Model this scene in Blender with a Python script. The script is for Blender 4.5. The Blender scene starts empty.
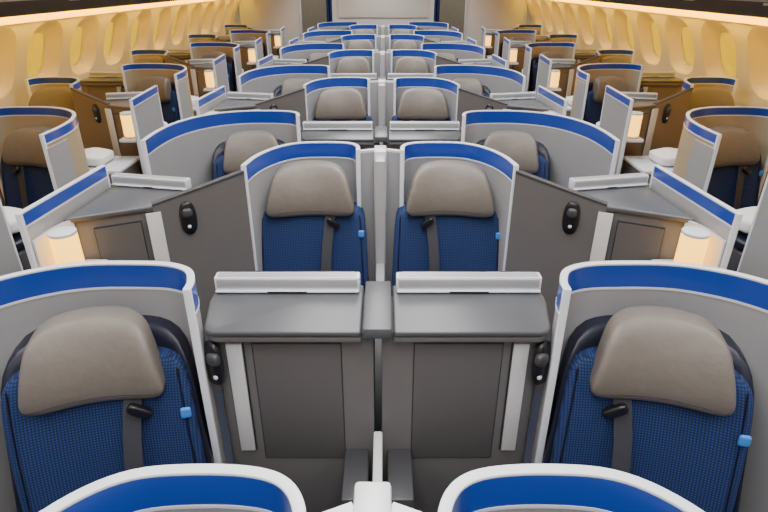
import bpy, bmesh, math
from mathutils import Vector, Matrix

# ------------------------------------------------------------------ materials
def mat(name, col, rough=.5, metal=0, emis=None, es=0, noise=0, nscale=40, coat=0, bump=0, bdist=.002):
    m = bpy.data.materials.new(name); m.use_nodes = True
    nt = m.node_tree; b = nt.nodes['Principled BSDF']
    b.inputs['Base Color'].default_value = (*col, 1)
    b.inputs['Roughness'].default_value = rough
    b.inputs['Metallic'].default_value = metal
    if coat: b.inputs['Coat Weight'].default_value = coat; b.inputs['Coat Roughness'].default_value = .15
    if emis:
        b.inputs['Emission Color'].default_value = (*emis, 1)
        b.inputs['Emission Strength'].default_value = es
    if noise or bump:
        tc = nt.nodes.new('ShaderNodeTexCoord')
        n = nt.nodes.new('ShaderNodeTexNoise'); n.inputs['Scale'].default_value = nscale
        n.inputs['Detail'].default_value = 4
        nt.links.new(tc.outputs['Object'], n.inputs['Vector'])
        if noise:
            r = nt.nodes.new('ShaderNodeMixRGB'); r.blend_type = 'MIX'
            r.inputs[1].default_value = (*[c*(1-noise) for c in col], 1)
            r.inputs[2].default_value = (*[min(1, c*(1+noise)) for c in col], 1)
            nt.links.new(n.outputs['Fac'], r.inputs[0]); nt.links.new(r.outputs[0], b.inputs['Base Color'])
        if bump:
            bp = nt.nodes.new('ShaderNodeBump'); bp.inputs['Strength'].default_value = bump
            bp.inputs['Distance'].default_value = bdist
            nt.links.new(n.outputs['Fac'], bp.inputs['Height']); nt.links.new(bp.outputs[0], b.inputs['Normal'])
    return m

def fabric(name, c1, c2):
    m = bpy.data.materials.new(name); m.use_nodes = True
    nt = m.node_tree; b = nt.nodes['Principled BSDF']; b.inputs['Roughness'].default_value = .85
    tc = nt.nodes.new('ShaderNodeTexCoord')
    ws = []
    for d in ('X', 'Z'):
        w = nt.nodes.new('ShaderNodeTexWave'); w.bands_direction = d
        w.inputs['Scale'].default_value = 38
        nt.links.new(tc.outputs['Object'], w.inputs['Vector']); ws.append(w)
    mu = nt.nodes.new('ShaderNodeMath'); mu.operation = 'MULTIPLY'
    nt.links.new(ws[0].outputs['Fac'], mu.inputs[0]); nt.links.new(ws[1].outputs['Fac'], mu.inputs[1])
    r = nt.nodes.new('ShaderNodeValToRGB')
    r.color_ramp.elements[0].position = .12; r.color_ramp.elements[0].color = (*c2, 1)
    r.color_ramp.elements[1].position = .5; r.color_ramp.elements[1].color = (*c1, 1)
    nt.links.new(mu.outputs[0], r.inputs[0]); nt.links.new(r.outputs[0], b.inputs['Base Color'])
    return m

SILVER = mat('silver_shell_paint', (.39, .385, .395), .36, .2, noise=.04, nscale=300)
WHITE = mat('white_trim', (.66, .68, .73), .28)
BLUE = mat('cobalt_blue_band', (.010, .052, .36), .28, coat=.3)
TOP = mat('console_top_dark', (.078, .081, .088), .32, noise=.05, nscale=200)
FACE = mat('console_face_grey', (.130, .123, .122), .48, noise=.06, nscale=300)
FACE2 = mat('console_door_grey', (.104, .098, .098), .48, noise=.06, nscale=300)
FACE_AMBER = mat('console_face_amber_lit', (.22, .16, .10), .45, noise=.06, nscale=300)  # grey console face with amber cove light mixed into its colour, window side
FACE2_AMBER = mat('console_door_amber_lit', (.17, .125, .08), .45, noise=.06, nscale=300)  # grey door, same amber light put into the colour
SILVER_AMBER = mat('silver_shell_amber_lit', (.42, .33, .21), .45, noise=.05, nscale=300)  # silver shell as tinted by the amber cove, tint painted in
LINE = mat('panel_gap', (.02, .02, .022), .6)
BLACK = mat('black_plastic', (.008, .008, .01), .35)
DGREY = mat('dark_grey_plastic', (.05, .05, .055), .45)
STRIP = mat('pale_metal_strip', (.66, .66, .66), .3, .1)
LEATH = mat('taupe_leather', (.150, .130, .110), .5, noise=.10, nscale=22, bump=.45, bdist=.006)
LEATHD = mat('taupe_leather_seam', (.06, .052, .045), .6)
FAB = fabric('blue_woven_fabric', (.010, .046, .20), (.004, .011, .045))
NAVY = mat('navy_leather', (.007, .008, .022), .4, noise=.1, nscale=80)
BELT = mat('belt_webbing', (.035, .036, .045), .7, noise=.2, nscale=400)
TAG = mat('blue_tag', (.05, .25, .75), .5)
LAMP = mat('lamp_glass', (.9, .55, .14), .4, emis=(1, .50, .06), es=3.2)
CREAM = mat('cream_sidewall', (.70, .64, .53), .5, noise=.02, nscale=20)
REVEAL = mat('window_reveal', (.72, .62, .42), .35)
PANE_GLOW = mat('window_pane', (.5, .40, .02), .10, coat=.5, emis=(1, .66, .005), es=.55)  # yellow colour and emission stand in for cove light reflected in the glass
COVE = mat('cove_light', (.9, .6, .02), .5, emis=(1, .58, .002), es=1.3)
BINW = mat('bin_white', (.75, .74, .72), .4)
BIND = mat('bin_dark_band', (.09, .088, .085), .5)
CARPET = mat('carpet', (.03, .035, .06), .95, noise=.4, nscale=120)
CEIL = mat('ceiling_panel', (.65, .65, .65), .6, noise=.02, nscale=5)
BULK = mat('bulkhead_panel', (.70, .69, .70), .5, noise=.02, nscale=10)
GAL = mat('galley_grey', (.34, .32, .29), .5, noise=.1, nscale=8)
LINEN = mat('white_linen', (.8, .8, .82), .85, noise=.05, nscale=30, bump=.5)
CURT = mat('blue_curtain', (.02, .05, .2), .8, noise=.3, nscale=30)

# ------------------------------------------------------------------ geometry
def catmull(pts, n=5):
    out = []
    P = [pts[0]] + list(pts) + [pts[-1]]
    for i in range(1, len(P)-2):
        a, b, c, d = [Vector(p) for p in P[i-1:i+3]]
        for k in range(n):
            t = k/n
            out.append(.5*((2*b)+(c-a)*t+(2*a-5*b+4*c-d)*t*t+(3*b-a-3*c+d)*t**3))
    out.append(Vector(P[-2])); return out

class Group:
    def __init__(s, name, fn, center):
        s.name = name; s.fn = fn; s.c = Vector(fn(*center)); s.c.z = 0; s.parts = []
    def add(s, part, verts, faces, m, smooth=False, bevel=0, seg=2):
        me = bpy.data.meshes.new(s.name + '_' + part)
        bm = bmesh.new()
        vs = [bm.verts.new(Vector(s.fn(*v)) - s.c) for v in verts]
        for f in faces:
            try: bm.faces.new([vs[i] for i in f])
            except ValueError: pass
        bmesh.ops.remove_doubles(bm, verts=bm.verts, dist=1e-5)
        bmesh.ops.recalc_face_normals(bm, faces=bm.faces)
        if bevel:
            es = [e for e in bm.edges if len(e.link_faces) == 2 and e.calc_face_angle(0) > .5]
            bmesh.ops.bevel(bm, geom=es, offset=bevel, segments=seg, affect='EDGES', profile=.5)
        bm.to_mesh(me); bm.free(); me.materials.append(m)
        if smooth:
            for p in me.polygons: p.use_smooth = True
        elif bevel:
            for p in me.polygons: p.use_smooth = True
            me.set_sharp_from_angle(angle=.6)
        s.parts.append((part, me))
    def wall(s, part, path, z0, z1, th, m, bevel=0, smooth_path=True):
        p = catmull([(a, b, 0) for a, b in path]) if smooth_path and len(path) > 2 else [Vector((a, b, 0)) for a, b in path]
        V = []; F = []; n = len(p)
        for i, q in enumerate(p):
            t = (p[min(i+1, n-1)]-p[max(i-1, 0)]).normalized(); nn = Vector((-t.y, t.x, 0))*th/2
            f = i/(n-1)
            a = z0(f) if callable(z0) else z0; b = z1(f) if callable(z1) else z1
            A = q+nn; B = q-nn
            V += [(A.x, A.y, a), (A.x, A.y, b), (B.x, B.y, b), (B.x, B.y, a)]
        for i in range(n-1):
            for k in range(4):
                F.append((4*i+k, 4*i+(k+1) % 4, 4*i+4+(k+1) % 4, 4*i+4+k))
        F += [(0, 1, 2, 3), (4*n-4, 4*n-3, 4*n-2, 4*n-1)]
        s.add(part, V, F, m, bevel=bevel)
        if not bevel:
            me = s.parts[-1][1]
            for q in me.polygons: q.use_smooth = True
            me.set_sharp_from_angle(angle=.6)
    def prism(s, part, poly, z0, z1, m, bevel=0, seg=2):
        n = len(poly)
        V = [(a, b, z0) for a, b in poly]+[(a, b, z1) for a, b in poly]
        F = [tuple(range(n)), tuple(range(n, 2*n))]+[(i, (i+1) % n, n+(i+1) % n, n+i) for i in range(n)]
        s.add(part, V, F, m, bevel=bevel, seg=seg)
    def box(s, part, u0, u1, y0, y1, z0, z1, m, bevel=0, seg=2):
        s.prism(part, [(u0, y0), (u1, y0), (u1, y1), (u0, y1)], z0, z1, m, bevel, seg)
    def sbox(s, part, half, n, xf, m, sub=14):
        V = []; F = []
        for ax in range(3):
            for sg in (-1, 1):
                base = len(V)
                for i in range(sub+1):
                    for j in range(sub+1):
                        a = math.tan((-1+2*i/sub)*math.pi/4); b = math.tan((-1+2*j/sub)*math.pi/4)
                        p = [0, 0, 0]; p[ax] = sg; p[(ax+1) % 3] = a; p[(ax+2) % 3] = b
                        l = sum(abs(c)**n for c in p)**(1/n)
                        q = [c/l for c in p]
                        V.append(xf(q[0]*half[0], q[1]*half[1], q[2]*half[2]))
                for i in range(sub):
                    for j in range(sub):
                        k = base+i*(sub+1)+j
                        F.append((k, k+1, k+sub+2, k+sub+1))
        s.add(part, V, F, m, smooth=True)
    def cyl(s, part, c, r, z0, z1, m, bevel=0, n=28):
        s.prism(part, [(c[0]+r*math.cos(2*math.pi*i/n), c[1]+r*math.sin(2*math.pi*i/n)) for i in range(n)], z0, z1, m, bevel)
    def place(s, dy):
        e = bpy.data.objects.new(s.name, None); bpy.context.collection.objects.link(e)
        e.empty_display_size = .1
        e.location = s.c+Vector((0, dy, 0))
        for part, me in s.parts:
            o = bpy.data.objects.new(part, me); bpy.context.collection.objects.link(o); o.parent = e
        return e

def banded_shell(g, path, z0=0, zt=1.2, th=.018, body=None, band=.072):
    g.wall('panel', path, z0, zt-band-.013, th, body or SILVER)
    g.wall('lower_trim', path, zt-band-.016, zt-band-.008, th+.005, WHITE)
    g.wall('blue_band', path, zt-band-.009, zt-.007, th+.003, BLUE)
    g.wall('top_trim', path, zt-.008, zt, th+.004, WHITE, bevel=.003)
    for nm, a, b in (('end_trim_a', path[0], path[1]), ('end_trim_b', path[-1], path[-2])):
        d = (Vector(b)-Vector(a)).normalized()*.012
        g.wall(nm, [(a[0]-d.x*.3, a[1]-d.y*.3), (a[0]+d.x, a[1]+d.y)], z0, zt-.001, th+.004, WHITE, bevel=.003, smooth_path=False)

def oval_on(g, part, c, yaw, hw, hh, depth, m):
    ca, sa = math.cos(yaw), math.sin(yaw)
    g.sbox(part, (hw, depth, hh), 2.6, lambda x, y, z: (c[0]+x*ca-y*sa, c[1]+x*sa+y*ca, c[2]+z), m, 10)

def rail(g, p0, p1, zb, zt):
    a = Vector((*p0, 0)); b = Vector((*p1, 0)); t = (b-a).normalized(); nn = Vector((-t.y, t.x, 0))
    if nn.y > 0: nn = -nn      # toward the front
    def off(k, e=0):
        A = a+t*e+nn*k; B = b-t*e+nn*k
        return [(A.x, A.y), (B.x, B.y)]
    g.wall('monitor_housing', off(0), zb, zt, .044, WHITE, bevel=.005, smooth_path=False)
    g.wall('rail_inset', off(.0225, .008), zb+.019, zt-.006, .004, SILVER, bevel=.0015, smooth_path=False)
    g.wall('rail_lip', off(.028, .003), zb+.006, zb+.013, .014, WHITE, bevel=.003, smooth_path=False)
    g.wall('top_slot', off(.002, .010), zt-.002, zt+.001, .030, SILVER, smooth_path=False)
    g.wall('label_strip', off(.0355, .17), zb+.008, zb+.012, .001, LINE, smooth_path=False)
    g.wall('monitor', off(-.032, .02), zb-.28, zt-.008, .02, BLACK, bevel=.003, smooth_path=False)

# plan paths
SB = [(.518, 1.31), (.522, 1.36), (.552, 1.425), (.62, 1.462), (.72, 1.472), (.86, 1.468), (.97, 1.435), (1.07, 1.37), (1.16, 1.26), (1.225, 1.1), (1.25, .92), (1.25, .72)]
SC = [(.11, 2.70), (.116, 2.77), (.145, 2.82), (.20, 2.845), (.30, 2.852), (.41, 2.84), (.49, 2.79), (.555, 2.70), (.60, 2.58), (.622, 2.44)]

def build_seat(fn, uc, y0, yaw, wtop, wbot, sb, shell_top, shell_ext, ws=1.0, hs=1.0, btop=.95, hz=.885):
    g = Group('airplane_seat', fn, (uc, y0-.1, 0))
    ca, sa = math.cos(yaw), math.sin(yaw)
    py = .14
    def W(x, y, z):       # seat local -> u space ; yaw around headrest centre
        yy = y-py
        return (uc+x*ca-yy*sa, y0+py+x*sa+yy*ca, z)
    front = lambda z: .25*(z-.5)
    bh = (btop-.46)/2; bc = .46+bh
    def back(x, y, z):
        f = (z+bh)/(2*bh)
        w = (wbot+(wtop-wbot)*f)/wbot
        zz = bc+z
        return W(x*w, y+front(zz)+.07-.04*(x/.28)**2*(1 if y < 0 else .5)-.012*math.cos((z-.1)*8), zz)
    g.sbox('backrest', (wbot, .07, bh), 8, back, FAB, 22)
    for sx, nm in ((-1, 'piping_a'), (1, 'piping_b')):
        V = []; F = []; N = 16
        for i in range(N+1):
            z = -bh*.93+2*bh*.9*i/N; f = (z+bh)/(2*bh); w = wbot+(wtop-wbot)*f
            x = sx*w*.90
            y = front(bc+z)-.04*(w*.9/.28)**2-.012*math.cos((z-.1)*8)+.001
            for dx, dy in ((-.003, 0), (0, -.003), (.003, 0)): V.append(W(x+dx, y+dy, bc+z))
            if i:
                b = 3*(i-1)
                for k in range(3): F.append((b+k, b+(k+1) % 3, b+3+(k+1) % 3, b+3+k))
        g.add(nm, V, F, NAVY, smooth=True)
    sh = (shell_top-.30)/2; scz = .30+sh
    g.sbox('backrest_shell', (wbot+shell_ext, .07, sh), 6, lambda x, y, z: W(x*(1-.14*(z+sh)/(2*sh)), y+front(scz+z)+.12-.08*(x/.3)**4, scz+z), NAVY, 18)
    g.sbox('cushion', (wbot, .29, .07), 5, lambda x, y, z: W(x, y-.25, .44+z), FAB, 14)
    V = [W(x, y, z) for z in (0, .40) for x, y in ((-.2, -.45), (.2, -.45), (.2, .1), (-.2, .1))]
    g.add('base', V, [(0, 1, 2, 3), (4, 5, 6, 7), (0, 1, 5, 4), (1, 2, 6, 5), (2, 3, 7, 6), (3, 0, 4, 7)], DGREY, bevel=.02)
    H = .125*hs; hw = .218*ws; zc = hz+H
    def hy(x, z, f): return front(zc+z)+.015-.045*(x/.2)**2+.025*f*f
    def head(x, y, z):
        f = (z+H)/(2*H)
        k = 1.0-.24*f**1.1
        bul = .020*math.cos(z/H*1.4)
        return W(x*k, y+hy(x, z, f)-(bul if y < 0 else 0), zc+z-.008*(x/.2)**2*f)
    g.sbox('headrest', (hw, .055, H), 5.5, head, LEATH, 24)
    V = []; F = []; N = 20
    for i in range(N+1):
        x = (-.94+1.88*i/N)*hw; z = -.74*H; f = .13
        y = hy(x, z, f)-.020*math.cos(z/H*1.4)-.055*(max(0, 1-abs(x/hw)**5.5-abs(z/H)**5.5))**.18
        for dz, dy in ((-.0022, 0), (0, -.0015), (.0022, 0)): V.append(W(x*.98, y+dy, zc+z+dz))
        if i:
            b = 3*(i-1)
            for k in range(3): F.append((b+k, b+(k+1) % 3, b+3+(k+1) % 3, b+3+k))
    g.add('headrest_seam', V, F, LEATHD, smooth=True)
    # shoulder belt
    xb = -.10
    V = []; F = []
    N = 14
    for i in range(N+1):
        t = i/N; z = .90-.42*t
        x = xb+.015*math.sin(t*3)+.03*t
        y = front(z)-.03-.018*math.sin(t*math.pi)
        for dx, dy in ((-.026, 0), (.026, 0), (.026, .006), (-.026, .006)):
            V.append(W(x+dx, y+dy, z))
        if i:
            b = 4*(i-1)
            for k in range(4): F.append((b+k, b+(k+1) % 4, b+4+(k+1) % 4, b+4+k))
    F += [(0, 1, 2, 3), (4*N, 4*N+1, 4*N+2, 4*N+3)]
    g.add('shoulder_belt', V, F, BELT, bevel=.0015)
    r = .6; bz = hz-.025
    g.sbox('belt_buckle', (.036, .013, .016), 4, lambda x, y, z: W(xb-.01+x*math.cos(r)-z*math.sin(r), y+front(bz)-.054, bz+x*math.sin(r)+z*math.cos(r)), BLACK, 8)
    tx = sb*(wbot*.80+.02)
    g.sbox('tag', (.015, .006, .018), 6, lambda x, y, z: W(tx+x, y+front(.80)-.05, .80+z), TAG, 6)
    return g

def build_B(fn, sb, centre):
    F1, F2 = (FACE, FACE2) if centre else (FACE_AMBER, FACE2_AMBER)
    out = []
    g = Group('seat_privacy_shell', fn, (.87, 1.2, 0)); banded_shell(g, SB, body=SILVER if centre else SILVER_AMBER, band=.072 if centre else .045)
    if not centre:   # silver cladding on the aisle side
        g.wall('aisle_cladding', [(1.262, .93), (1.262, .72)], 0, 1.12, .008, SILVER, smooth_path=False)
    out.append(g)
    out.append(build_seat(fn, .825, 1.185, math.radians(-14), .25, .268, sb, 1.02, .03, .91, .93, .96, .855))
    g = Group('side_console', fn, (.25, 1.45, 0))
    g.prism('cabinet', [(.012, 1.365), (.462, 1.365), (.488, 1.375), (.50, 1.40), (.50, 1.58), (.012, 1.58)], 0, 1.02, F1, bevel=.004)
    g.prism('tabletop', [(.047, 1.325), (.470, 1.325), (.497, 1.335), (.506, 1.362), (.528, 1.49), (.528, 1.60), (.047, 1.60)], 1.030, 1.05, TOP, bevel=.007, seg=3)
    g.prism('lip', [(.047, 1.330), (.468, 1.330), (.490, 1.340), (.500, 1.366), (.50, 1.60), (.047, 1.60)], 1.008, 1.028, F1, bevel=.004)
    g.box('footwell', .05, .45, 1.58, 1.92, 0, .62, F1, .02)
    g.box('door_gap', .108, .376, 1.3625, 1.37, .52, .985, LINE)
    g.box('door_panel', .1105, .3735, 1.360, 1.37, .5225, .9825, F2, .002)
    g.box('metal_strip', .405, .452, 1.354, 1.37, .56, .985, STRIP, .003)
    g.box('strip_shadow_gap', .400, .4045, 1.360, 1.37, .56, .985, LINE)
    oval_on(g, 'remote_mount', (.490, 1.345, .925), math.radians(28), .036, .078, .022, BLACK)
    oval_on(g, 'remote_knob', (.482, 1.322, .955), math.radians(28), .022, .022, .014, DGREY)
    oval_on(g, 'remote_button', (.482, 1.322, .89), math.radians(28), .008, .008, .008, STRIP)
    g.box('kick_step', .03, .11, 1.16, 1.365, 0, .56, DGREY, .008)
    rail(g, (.058, 1.572), (.524, 1.572), 1.048, 1.103)
    out.append(g); return out

def build_C(fn, sb, centre):
    F1, F2 = (FACE, FACE2) if centre else (FACE_AMBER, FACE2_AMBER)
    out = []
    g = Group('seat_privacy_shell', fn, (.4, 2.7, 0)); banded_shell(g, SC, body=SILVER if centre else SILVER_AMBER, band=.070 if centre else .045)
    if centre:
        g.wall('inner_return', [(.112, 2.755), (.03, 2.79)], 0, 1.168, .02, SILVER, smooth_path=False)
        g.wall('inner_return_trim', [(.112, 2.755), (.03, 2.79)], 1.166, 1.178, .024, WHITE, smooth_path=False)
    out.append(g)
    out.append(build_seat(fn, .352, 2.53, math.radians(-3), .272, .288, sb, .88, -.01, 1.05, .98, .915, .885))
    g = Group('side_console', fn, (1.0, 2.3, 0))
    g.prism('cabinet', [(1.27, 2.12), (.985, 2.25), (.90, 2.30), (.90, 2.46), (1.25, 2.50)], 0, 1.055, F1, bevel=.004)
    g.prism('tabletop', [(1.29, 2.09), (.985, 2.232), (.87, 2.295), (.87, 2.45), (1.268, 2.53)], 1.056, 1.08, TOP, bevel=.007, seg=3)
    g.wall('wing_wall', [(.985, 2.248), (.80, 2.345), (.625, 2.44)], 0, lambda f: 1.082+.085*f, .03, F1, smooth_path=False)
    g.wall('wing_trim', [(.985, 2.248), (.80, 2.345), (.625, 2.44)], lambda f: 1.080+.085*f, lambda f: 1.088+.088*f, .034, DGREY, smooth_path=False)
    g.wall('metal_strip', [(1.008, 2.220), (.952, 2.246)], .55, 1.05, .012, STRIP, bevel=.003, smooth_path=False)
    g.wall('door_gap', [(1.20, 2.136), (1.03, 2.217)], .5, 1.02, .006, LINE, smooth_path=False)
    g.wall('door_panel', [(1.197, 2.135), (1.033, 2.213)], .505, 1.015, .008, F2, smooth_path=False)
    yaw = math.atan2(-.19, .365)
    oval_on(g, 'remote_mount', (.855, 2.296, 1.0), yaw, .036, .078, .018, BLACK)
    oval_on(g, 'remote_knob', (.85, 2.280, 1.03), yaw, .022, .022, .014, DGREY)
    oval_on(g, 'remote_button', (.85, 2.280, .965), yaw, .008, .008, .008, STRIP)
    ap = [(1.325, 1.89), (1.305, 2.2), (1.285, 2.50)]
    banded_shell(g, ap, 0, 1.185, .018, band=.045)
    g.box('lamp_shelf', 1.16, 1.30, 1.93, 2.12, .86, .885, WHITE, .008)
    g.wall('lamp_niche', [(1.308, 1.90), (1.30, 2.03), (1.265, 2.115)], 0, 1.07, .008, WHITE)
    rail(g, (.885, 2.452), (1.265, 2.530), 1.078, 1.13)
    out.append(g)
    g = Group('reading_lamp', fn, (1.238, 1.98, 0))
    c = (1.240, 1.985)
    g.cyl('base_ring', c, .046, .886, .90, STRIP, .003)
    g.cyl('shade', c, .051, .90, 1.062, LAMP, .006)
    g.cyl('cap', c, .052, 1.06, 1.074, WHITE, .004)
    out.append(g)
    return out

PITCH = 2.16
for s in (-1, 1):
    fnc = lambda u, y, z, s=s: (s*u, y, z)
    fnw = lambda u, y, z, s=s: (s*(3.10-u), y+.12, z)
    fnq = lambda u, y, z, s=s: (s*(3.13-u), y+.02, z)
    for g in build_B(fnc, s, True):
        for k in range(0, 6): g.place(k*PITCH)
    for g in build_C(fnc, s, True):
        for k in range(-1, 5): g.place(k*PITCH)
    for g in build_B(fnw, -s, False):
        for k in range(0, 5): g.place(k*PITCH)
    for g in build_C(fnq, -s, False):
        for k in range(0, 5): g.place(k*PITCH)
    # stowage ledge + ottoman with folded bedding at window suites
    g = Group('stowage_ledge', fnw, (.9, 1.8, 0))
    g.box('body', .62, 1.2, 1.56, 1.92, 0, .70, FACE, .01)
    g.box('ledge_top', .60, 1.22, 1.55, 1.94, .70, .73, WHITE, .01)
    g2 = Group('folded_blanket', fnw, (.9, 1.74, 0))
    g2.sbox('blanket', (.2, .13, .04), 5, lambda x, y, z: (.88+x, 1.74+y, .777+z+.006*math.sin(x*30)), LINEN, 14)
    g3 = Group('ottoman', fnw, (1.0, 2.6, 0))
    g3.box('body', .85, 1.2, 2.50, 2.78, 0, .66, DGREY, .02)
    g3.sbox('pad', (.18, .145, .03), 6, lambda x, y, z: (1.02+x, 2.64+y, .69+z), NAVY, 10)
    g4 = Group('folded_duvet', fnw, (1.0, 2.6, 0))
    g4.sbox('duvet', (.16, .13, .05), 4, lambda x, y, z: (1.02+x, 2.64+y, .782+z+.008*math.sin(x*25+y*14)), LINEN, 14)
    for k in range(0, 5):
        for q in (g, g2): q.place(k*PITCH)
    for k in range(0, 4):
        for q in (g3, g4): q.place(k*PITCH)

# centre divider + fillers
gid = lambda u, y, z: (u, y, z)
g = Group('centre_divider', gid, (0, 2.5, 0))
g.box('post', -.032, .032, 2.72, 2.84, 0, 1.185, STRIP, .008)
g.box('panel', -.026, .026, 2.60, 2.72, 0, 1.17, SILVER, .006)
g.box('low_panel', -.022, .022, 1.95, 2.60, 0, .62, SILVER, .006)
for k in range(-1, 5): g.place(k*PITCH)
g = Group('console_centre_post', gid, (0, 1.4, 0))
g.box('cap', -.042, .042, 1.315, 1.60, 1.03, 1.066, TOP, .006)
g.box('foot_post', -.014, .014, .87, 1.34, 0, .66, STRIP, .004)
for k in range(0, 6): g.place(k*PITCH)

# ------------------------------------------------------------------ room shell
Y0, Y1 = -1.6, 12.75
def simple(name, build):
    g = Group(name, gid, (0, 0, 0)); build(g)
    part, me = g.parts[0]
    o = bpy.data.objects.new(name, me); bpy.context.collection.objects.link(o)
    return o
simple('floor', lambda g: g.box('f', -3.3, 3.3, Y0-.1, 15.2, -.06, 0, CARPET))
simple('ceiling', lambda g: g.box('c', -2.4, 2.4, Y0-.1, 15.2, 2.42, 2.48, CEIL))
simple('wall_front', lambda g: g.box('c', -3.3, 3.3, Y0-.1, Y0, 0, 2.42, BULK))
simple('wall_back', lambda g: g.box('c', -3.3, 3.3, 15.1, 15.2, 0, 2.42, GAL))

PROF = [(0, 3.05), (.3, 3.12), (.6, 3.16), (.9, 3.165), (1.1, 3.145), (1.3, 3.09), (1.45, 3.035), (1.6, 2.96), (1.7, 2.89), (1.76, 2.84)]
def uw(z):
    for (a, b), (c, d) in zip(PROF, PROF[1:]):
        if z <= c: return b+(d-b)*max(0, (z-a)/(c-a))
    return PROF[-1][1]
for s, side in ((-1, 'left'), (1, 'right')):
    fn = lambda u, y, z, s=s: (s*u, y, z)
    g = Group('wall_'+side, fn, (0, 0, 0))
    V = []; F = []
    def quad(a, b, c, d):
        n = len(V); V.extend([a, b, c, d]); F.append((n, n+1, n+2, n+3))
    zlo, zhi = 1.06, 1.64
    for za, zb in [(0, .3), (.3, .6), (.6, .9), (.9, 1.0), (1.0, zlo), (zhi, 1.70), (1.70, 1.76)]:
        quad((uw(za), Y0, za), (uw(za), Y1+2.4, za), (uw(zb), Y1+2.4, zb), (uw(zb), Y0, zb))
    panes = []; RV = []; RF = []
    SP = .74; w0 = 5.35-9*SP; cells = []
    c = w0
    M = 12
    while c < 12.6:
        rect = []
        hw = SP/2; hz = (zhi-zlo)/2; zc = (zhi+zlo)/2
        for i in range(M): rect.append((-hw+2*hw*i/M, -hz))
        for i in range(M): rect.append((hw, -hz+2*hz*i/M))
        for i in range(M): rect.append((hw-2*hw*i/M, hz))
        for i in range(M): rect.append((-hw, hz-2*hz*i/M))
        def ring(a, b, n=3.0):
            r = []
            for x, y in rect:
                X, Yq = x/hw, y/hz
                l = (abs(X)**n+abs(Yq)**n)**(1/n)
                r.append((X/l*a, Yq/l*b))
            return r
        r1 = ring(.285, .275); r2 = ring(.255, .255); r3 = ring(.18, .20); r4 = ring(.165, .185)
        n0 = len(V); N = len(rect)
        for (x, y) in rect: V.append((uw(zc+y), c+x, zc+y))
        for (x, y) in r1: V.append((uw(zc+y), c+x, zc+y))
        for i in range(N):
            j = (i+1) % N; F.append((n0+i, n0+j, n0+N+j, n0+N+i))
        m0 = len(RV)
        for (x, y) in r1: RV.append((uw(zc+y), c+x, zc+y))
        for (x, y) in r2: RV.append((uw(zc+y)+.015, c+x, zc+y))
        for (x, y) in r3: RV.append((uw(zc+y)+.10, c+x, zc+y-.005))
        for (x, y) in r4: RV.append((uw(zc+y)+.105, c+x, zc+y-.005))
        for q in range(3):
            for i in range(N):
                j = (i+1) % N; RF.append((m0+q*N+i, m0+q*N+j, m0+(q+1)*N+j, m0+(q+1)*N+i))
        panes.append([(uw(zc+y)+.115, c+x, zc+y-.005) for x, y in r3])
        cells.append(c); c += SP
    ya = cells[0]-SP/2; yb = cells[-1]+SP/2
    zs = [zlo+(zhi-zlo)*i/12 for i in range(13)]
    for a, b in ((Y0, ya), (yb, Y1+2.4)):
        if b > a:
            for za, zb in zip(zs, zs[1:]):
                quad((uw(za), a, za), (uw(za), b, za), (uw(zb), b, zb), (uw(zb), a, zb))
    g.add('sidewall', V, F, CREAM, smooth=True)
    g.add('reveals', RV, RF, REVEAL, smooth=True)
    g.add('outer_skin', [(3.35, Y0, 0), (3.35, Y1+2.4, 0), (3.35, Y1+2.4, 2.0), (3.35, Y0, 2.0)], [(0, 1, 2, 3)], BINW)
    g.place(0)
    for i, p in enumerate(panes):
        gg = Group('window_%d' % (i+1+(0 if s < 0 else len(panes))), fn, (3.1, cells[i], 0))
        gg.add('pane', p, [tuple(range(len(p)))], PANE_GLOW)
        gg.wall('pull_tab', [(3.16, cells[i]-.05), (3.16, cells[i]+.05)], 1.17, 1.18, .01, BINW, smooth_path=False)
        gg.place(0)
    g = Group('trim_cove_'+side, fn, (2.85, 5, 0))
    g.wall('strip', [(2.895, Y0+.02), (2.895, Y1-.02)], 1.645, 1.71, .02, COVE, smooth_path=False)
    g.place(0)
    g = Group('overhead_bin', fn, (2.5, 5, 0))
    V = []; F = []
    pr = [(2.86, 1.745), (2.66, 1.718), (2.63, 1.722), (2.58, 1.82), (2.56, 1.83), (2.50, 1.91), (2.38, 2.08), (2.25, 2.25), (2.15, 2.42), (2.9, 2.42)]
    n = len(pr)
    for yy in (Y0+.01, Y1-.05):
        for u, z in pr: V.append((u, yy, z))
    Fd = []; Fw = []
    for i in range(n):
        f = (i, (i+1) % n, n+(i+1) % n, n+i)
        (Fd if i < 3 else Fw).append(f)
    Fw += [tuple(range(n)), tuple(range(n, 2*n))]
    g.add('bin_doors', V, Fw, BINW); g.add('service_band', V, Fd, BIND)
    yy = Y0+.6
    while yy < Y1-.3:
        g.wall('door_seam', [(2.548, yy), (2.548, yy+.012)], 1.83, 1.87, .01, LINE, smooth_path=False); yy += 1.1
        g.wall('latch', [(2.582, yy-.55), (2.582, yy-.40)], 1.80, 1.815, .02, STRIP, smooth_path=False)
    g.place(0)

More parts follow.
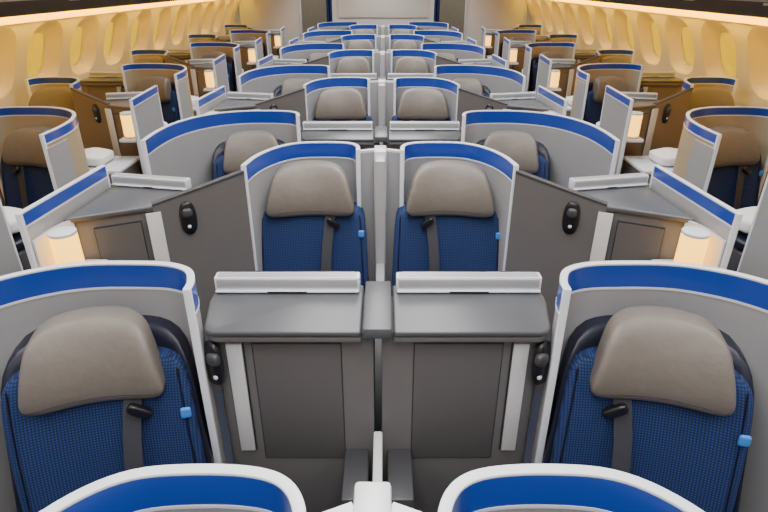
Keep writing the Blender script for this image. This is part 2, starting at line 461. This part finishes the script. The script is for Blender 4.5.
# bulkheads at the aft end
def bulk(name, u0, u1, m=BULK):
    g = Group(name, gid, ((u0+u1)/2, Y1, 0))
    g.box('panel', u0, u1, Y1, Y1+.06, 0, 2.42, m, .005)
    g.box('edge_trim_a', u0-.02, u0+.02, Y1-.02, Y1+.08, 0, 2.42, WHITE, .005)
    g.box('edge_trim_b', u1-.02, u1+.02, Y1-.02, Y1+.08, 0, 2.42, WHITE, .005)
    g.place(0)
bulk('wall_bulkhead_centre', -1.05, 1.05)
bulk('wall_bulkhead_left', -3.0, -1.75)
bulk('wall_bulkhead_right', 1.75, 3.0)
g = Group('wall_screen_panel', gid, (0, Y1-.03, 0)); g.box('panel', -.95, .95, Y1-.03, Y1, 1.25, 2.2, BINW, .01); g.place(0)
for s in (-1, 1):
    fn = lambda u, y, z, s=s: (s*u, y, z)
    g = Group('galley_cabinet', fn, (1.2, 14, 0))
    g.box('body', .3, 1.15, 13.4, 14.4, 0, 2.3, GAL, .01)
    g.box('doors', .35, 1.10, 13.385, 13.40, .3, 1.5, DGREY, .01)
    g.place(0)
    g = Group('galley_curtain', fn, (1.25, 13, 0))
    P = [(1.07+.012*i, 12.9+.03*math.sin(i*1.4)) for i in range(12)]
    g.wall('cloth', P, .05, 2.2, .008, CURT); g.place(0)

# ------------------------------------------------------------------ lights
def area(name, loc, rot, sx, sy, power, col):
    l = bpy.data.lights.new(name, 'AREA'); l.shape = 'RECTANGLE'; l.size = sx; l.size_y = sy
    l.energy = power; l.color = col
    o = bpy.data.objects.new(name, l); bpy.context.collection.objects.link(o)
    o.location = loc; o.rotation_euler = rot; return o
a = area('ceiling_light_centre', (0, 5.5, 2.40), (0, 0, 0), .8, 13.5, 255, (1, .99, .98))
a.data.spread = math.radians(150)
for s in (-1, 1):
    a = area('ceiling_light_aisle', (s*1.5, 5.5, 2.40), (0, 0, 0), .3, 13.5, 120, (1, .98, .97))
    a.data.spread = math.radians(125)
    area('cove_lamp', (s*2.74, 5.6, 1.70), (0, -s*math.radians(64), 0), .05, 14, 92, (1, .545, .012))
area('galley_light', (0, 13.6, 2.38), (0, 0, 0), 4, 1.0, 90, (1, .9, .7))

w = bpy.data.worlds.new('World'); bpy.context.scene.world = w; w.use_nodes = True
w.node_tree.nodes['Background'].inputs[0].default_value = (.6, .62, .65, 1)
w.node_tree.nodes['Background'].inputs[1].default_value = .3

cam = bpy.data.cameras.new('camera'); cam.lens = 26; cam.sensor_width = 36; cam.clip_start = .05
co = bpy.data.objects.new('camera', cam); bpy.context.collection.objects.link(co)
co.location = (.019, 0, 1.95); co.rotation_euler = (math.radians(90-26.4), 0, 0)
bpy.context.scene.camera = co
